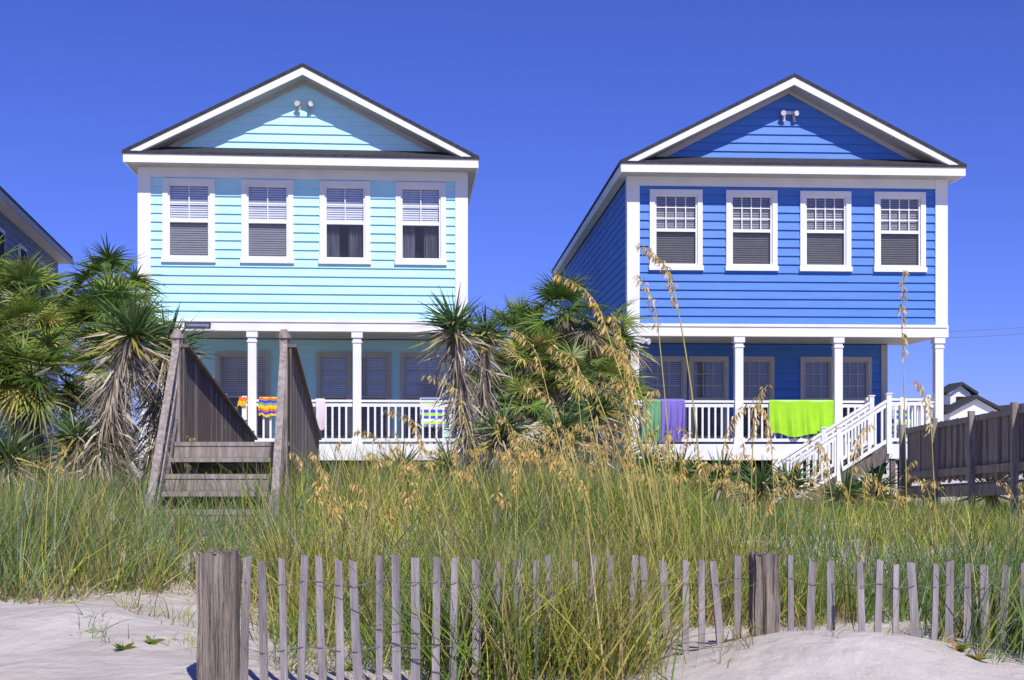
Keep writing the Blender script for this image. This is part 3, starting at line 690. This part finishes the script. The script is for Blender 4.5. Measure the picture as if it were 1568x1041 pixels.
# ------------------------------------------------------------------ sea oats
B=Blades()
OAT=[(.70,.50,.17),(.60,.41,.12),(.78,.60,.27)]
def oat(base,top,bow,droop,head=.3,w=.0085,hw=1.0):
    base=np.array(base,float); top=np.array(top,float); n=22; pts=[]
    for i in range(n+1):
        t=i/n; p=base+(top-base)*t; p=p+np.array([bow*math.sin(t*math.pi*.5)*(1-t)*2,0,0]); 
        if t>.82: p=p+np.array([droop*(t-.82)**2*26,0,-abs(droop)*(t-.82)**2*18])
        pts.append(p)
    pts=np.array(pts)
    B.tube(pts,np.linspace(w*.6,w*.3,n+1),(.66,.58,.18),5)
    k=int(60*hw); tt=1-rng.uniform(0,head,k); 
    idx=np.minimum((tt*n).astype(int),n-1); fr=(tt*n-idx)[:,None]; P=pts[idx]*(1-fr)+pts[idx+1]*fr
    a=rng.uniform(0,2*math.pi,k); d=np.stack([np.cos(a)*.7+np.sign(droop)*.5,np.sin(a)*.7,rng.uniform(-.7,.5,k)],1)
    B.add(P,d,.035*rng.uniform(.7,1.4,k),.002,.3,pick(OAT,k),2,tipfrac=9)
    d2=d/np.linalg.norm(d,axis=1,keepdims=True); Q=P+d2*.02
    B.add(Q,d2*.5+np.array([0,0,-.6]),.034*rng.uniform(.8,1.3,k),.011,.2,pick(OAT,k),3,tipfrac=3)
def oatp(bx,y,tx,tz,bow,droop,**k): oat((bx,y,gh(bx,y)),(tx,y+.1,tz),bow,droop,**k)
oatp(1.30,9.0,1.04,2.62,.12,-.20,head=.22,hw=1.9,w=.013); oatp(1.02,8.6,.46,2.36,.1,-.22,head=.24,hw=1.9,w=.013); oatp(2.72,9.0,2.70,2.33,.02,.03,head=.27,hw=1.2)
oatp(1.12,9.1,.98,2.36,.05,-.12,head=.2,w=.010,hw=.9)
oatp(1.05,8.9,.75,1.9,.05,-.2,head=.25,w=.011); oatp(.75,9.2,.42,1.9,.05,-.18,head=.25,w=.011); oatp(1.35,9.3,1.62,1.45,-.05,.12)
oatp(.62,8.5,.2,1.58,.05,-.15); oatp(.9,8.2,.66,1.5,.05,.12); oatp(2.2,8.9,2.4,1.3,0,.1); oatp(1.55,8.6,1.62,1.55,0,.1); oatp(1.9,9.3,1.85,1.45,0,-.1); oatp(2.45,9.6,2.3,1.2,0,-.1)
oatp(2.95,9.0,2.9,1.6,0,-.1); oatp(-.35,9,-.75,1.45,.05,-.2); oatp(-.1,10,-.5,1.75,.05,-.2); oatp(-.6,9.3,-1.0,1.28,0,-.15)
for i in range(14):
    x=random.uniform(.35,1.3); y=random.uniform(8.2,10.5); oatp(x,y,x-random.uniform(.0,.5),random.uniform(1.2,2.1),random.uniform(-.02,.08),random.choice([-1,-1,1])*random.uniform(.08,.22),head=.22,w=.010,hw=.8)
for i in range(140):
    y=random.uniform(8,15); x=random.choice([random.uniform(-1.3,1.6),random.uniform(-.2,3.4),random.uniform(-1.2,1.9),random.uniform(-.42*y,.42*y)])
    if x<-1.6*y/10 and random.random()<.6: continue
    h=gh(x,y)+random.uniform(.65,1.0)*(1.2 if 0<x<1.8 else 1); oatp(x,y,x+random.uniform(-.45,.25),h,random.uniform(-.05,.08),random.choice([-1,1,-1])*random.uniform(.05,.2),hw=.5,w=.007,head=random.uniform(.18,.34))
B.obj('sea_oats','grass')
B=Blades()
for (x,y) in ((-1.95,6.55),(-1.85,6.7),(-1.55,6.9),(2.05,6.0),(2.1,5.9),(-.75,6.3)):
    n=9; a=rng.uniform(0,6.28,n); d=np.stack([np.cos(a),np.sin(a),rng.uniform(.4,1.4,n)],1)
    B.add(np.tile([x,y,gh(x,y)],(n,1)),d,rng.uniform(.05,.10,n),.026,.3,pick([(.22,.30,.04),(.12,.24,.03),(.4,.22,.05)],n),4,tipfrac=3)
B.obj('beach_vine','leaf')
# ------------------------------------------------------------------ light, sky, camera
el=math.radians(48); ts=Vector((.32,-.95,0)).normalized(); ts=Vector((ts.x*math.cos(el),ts.y*math.cos(el),math.sin(el)))
sun=bpy.data.lights.new('sun','SUN'); sun.energy=5.0; sun.angle=math.radians(.53); sun.color=(1,.965,.91)
so=bpy.data.objects.new('sun',sun); scene.collection.objects.link(so); so.rotation_euler=ts.to_track_quat('Z','Y').to_euler()
w=bpy.data.worlds.new('World'); scene.world=w; w.use_nodes=True; nt=w.node_tree; N=nt.nodes
sky=N.new('ShaderNodeTexSky'); sky.sky_type='NISHITA'; sky.sun_disc=False; sky.sun_elevation=el; sky.sun_rotation=math.atan2(ts.x,ts.y)
sky.air_density=.9; sky.dust_density=.15; sky.ozone_density=5; sky.altitude=800
ga=N.new('ShaderNodeGamma'); ga.inputs[1].default_value=.92
hs=N.new('ShaderNodeMixRGB'); hs.blend_type='MULTIPLY'; hs.inputs[0].default_value=1; hs.inputs[2].default_value=(.60,.68,1.62,1)
nt.links.new(sky.outputs[0],ga.inputs[0]); nt.links.new(ga.outputs[0],hs.inputs[1]); nt.links.new(hs.outputs[0],N['Background'].inputs[0]); N['Background'].inputs[1].default_value=.10
cam=bpy.data.cameras.new('camera'); co=bpy.data.objects.new('camera',cam); scene.collection.objects.link(co)
co.location=(0,0,EYE); co.rotation_euler=(math.radians(90),0,0); cam.sensor_width=36; cam.lens=45.92; cam.shift_y=170/1568; cam.clip_end=3000
scene.camera=co
scene.view_settings.view_transform='Standard'; scene.view_settings.look='None'; scene.view_settings.exposure=0
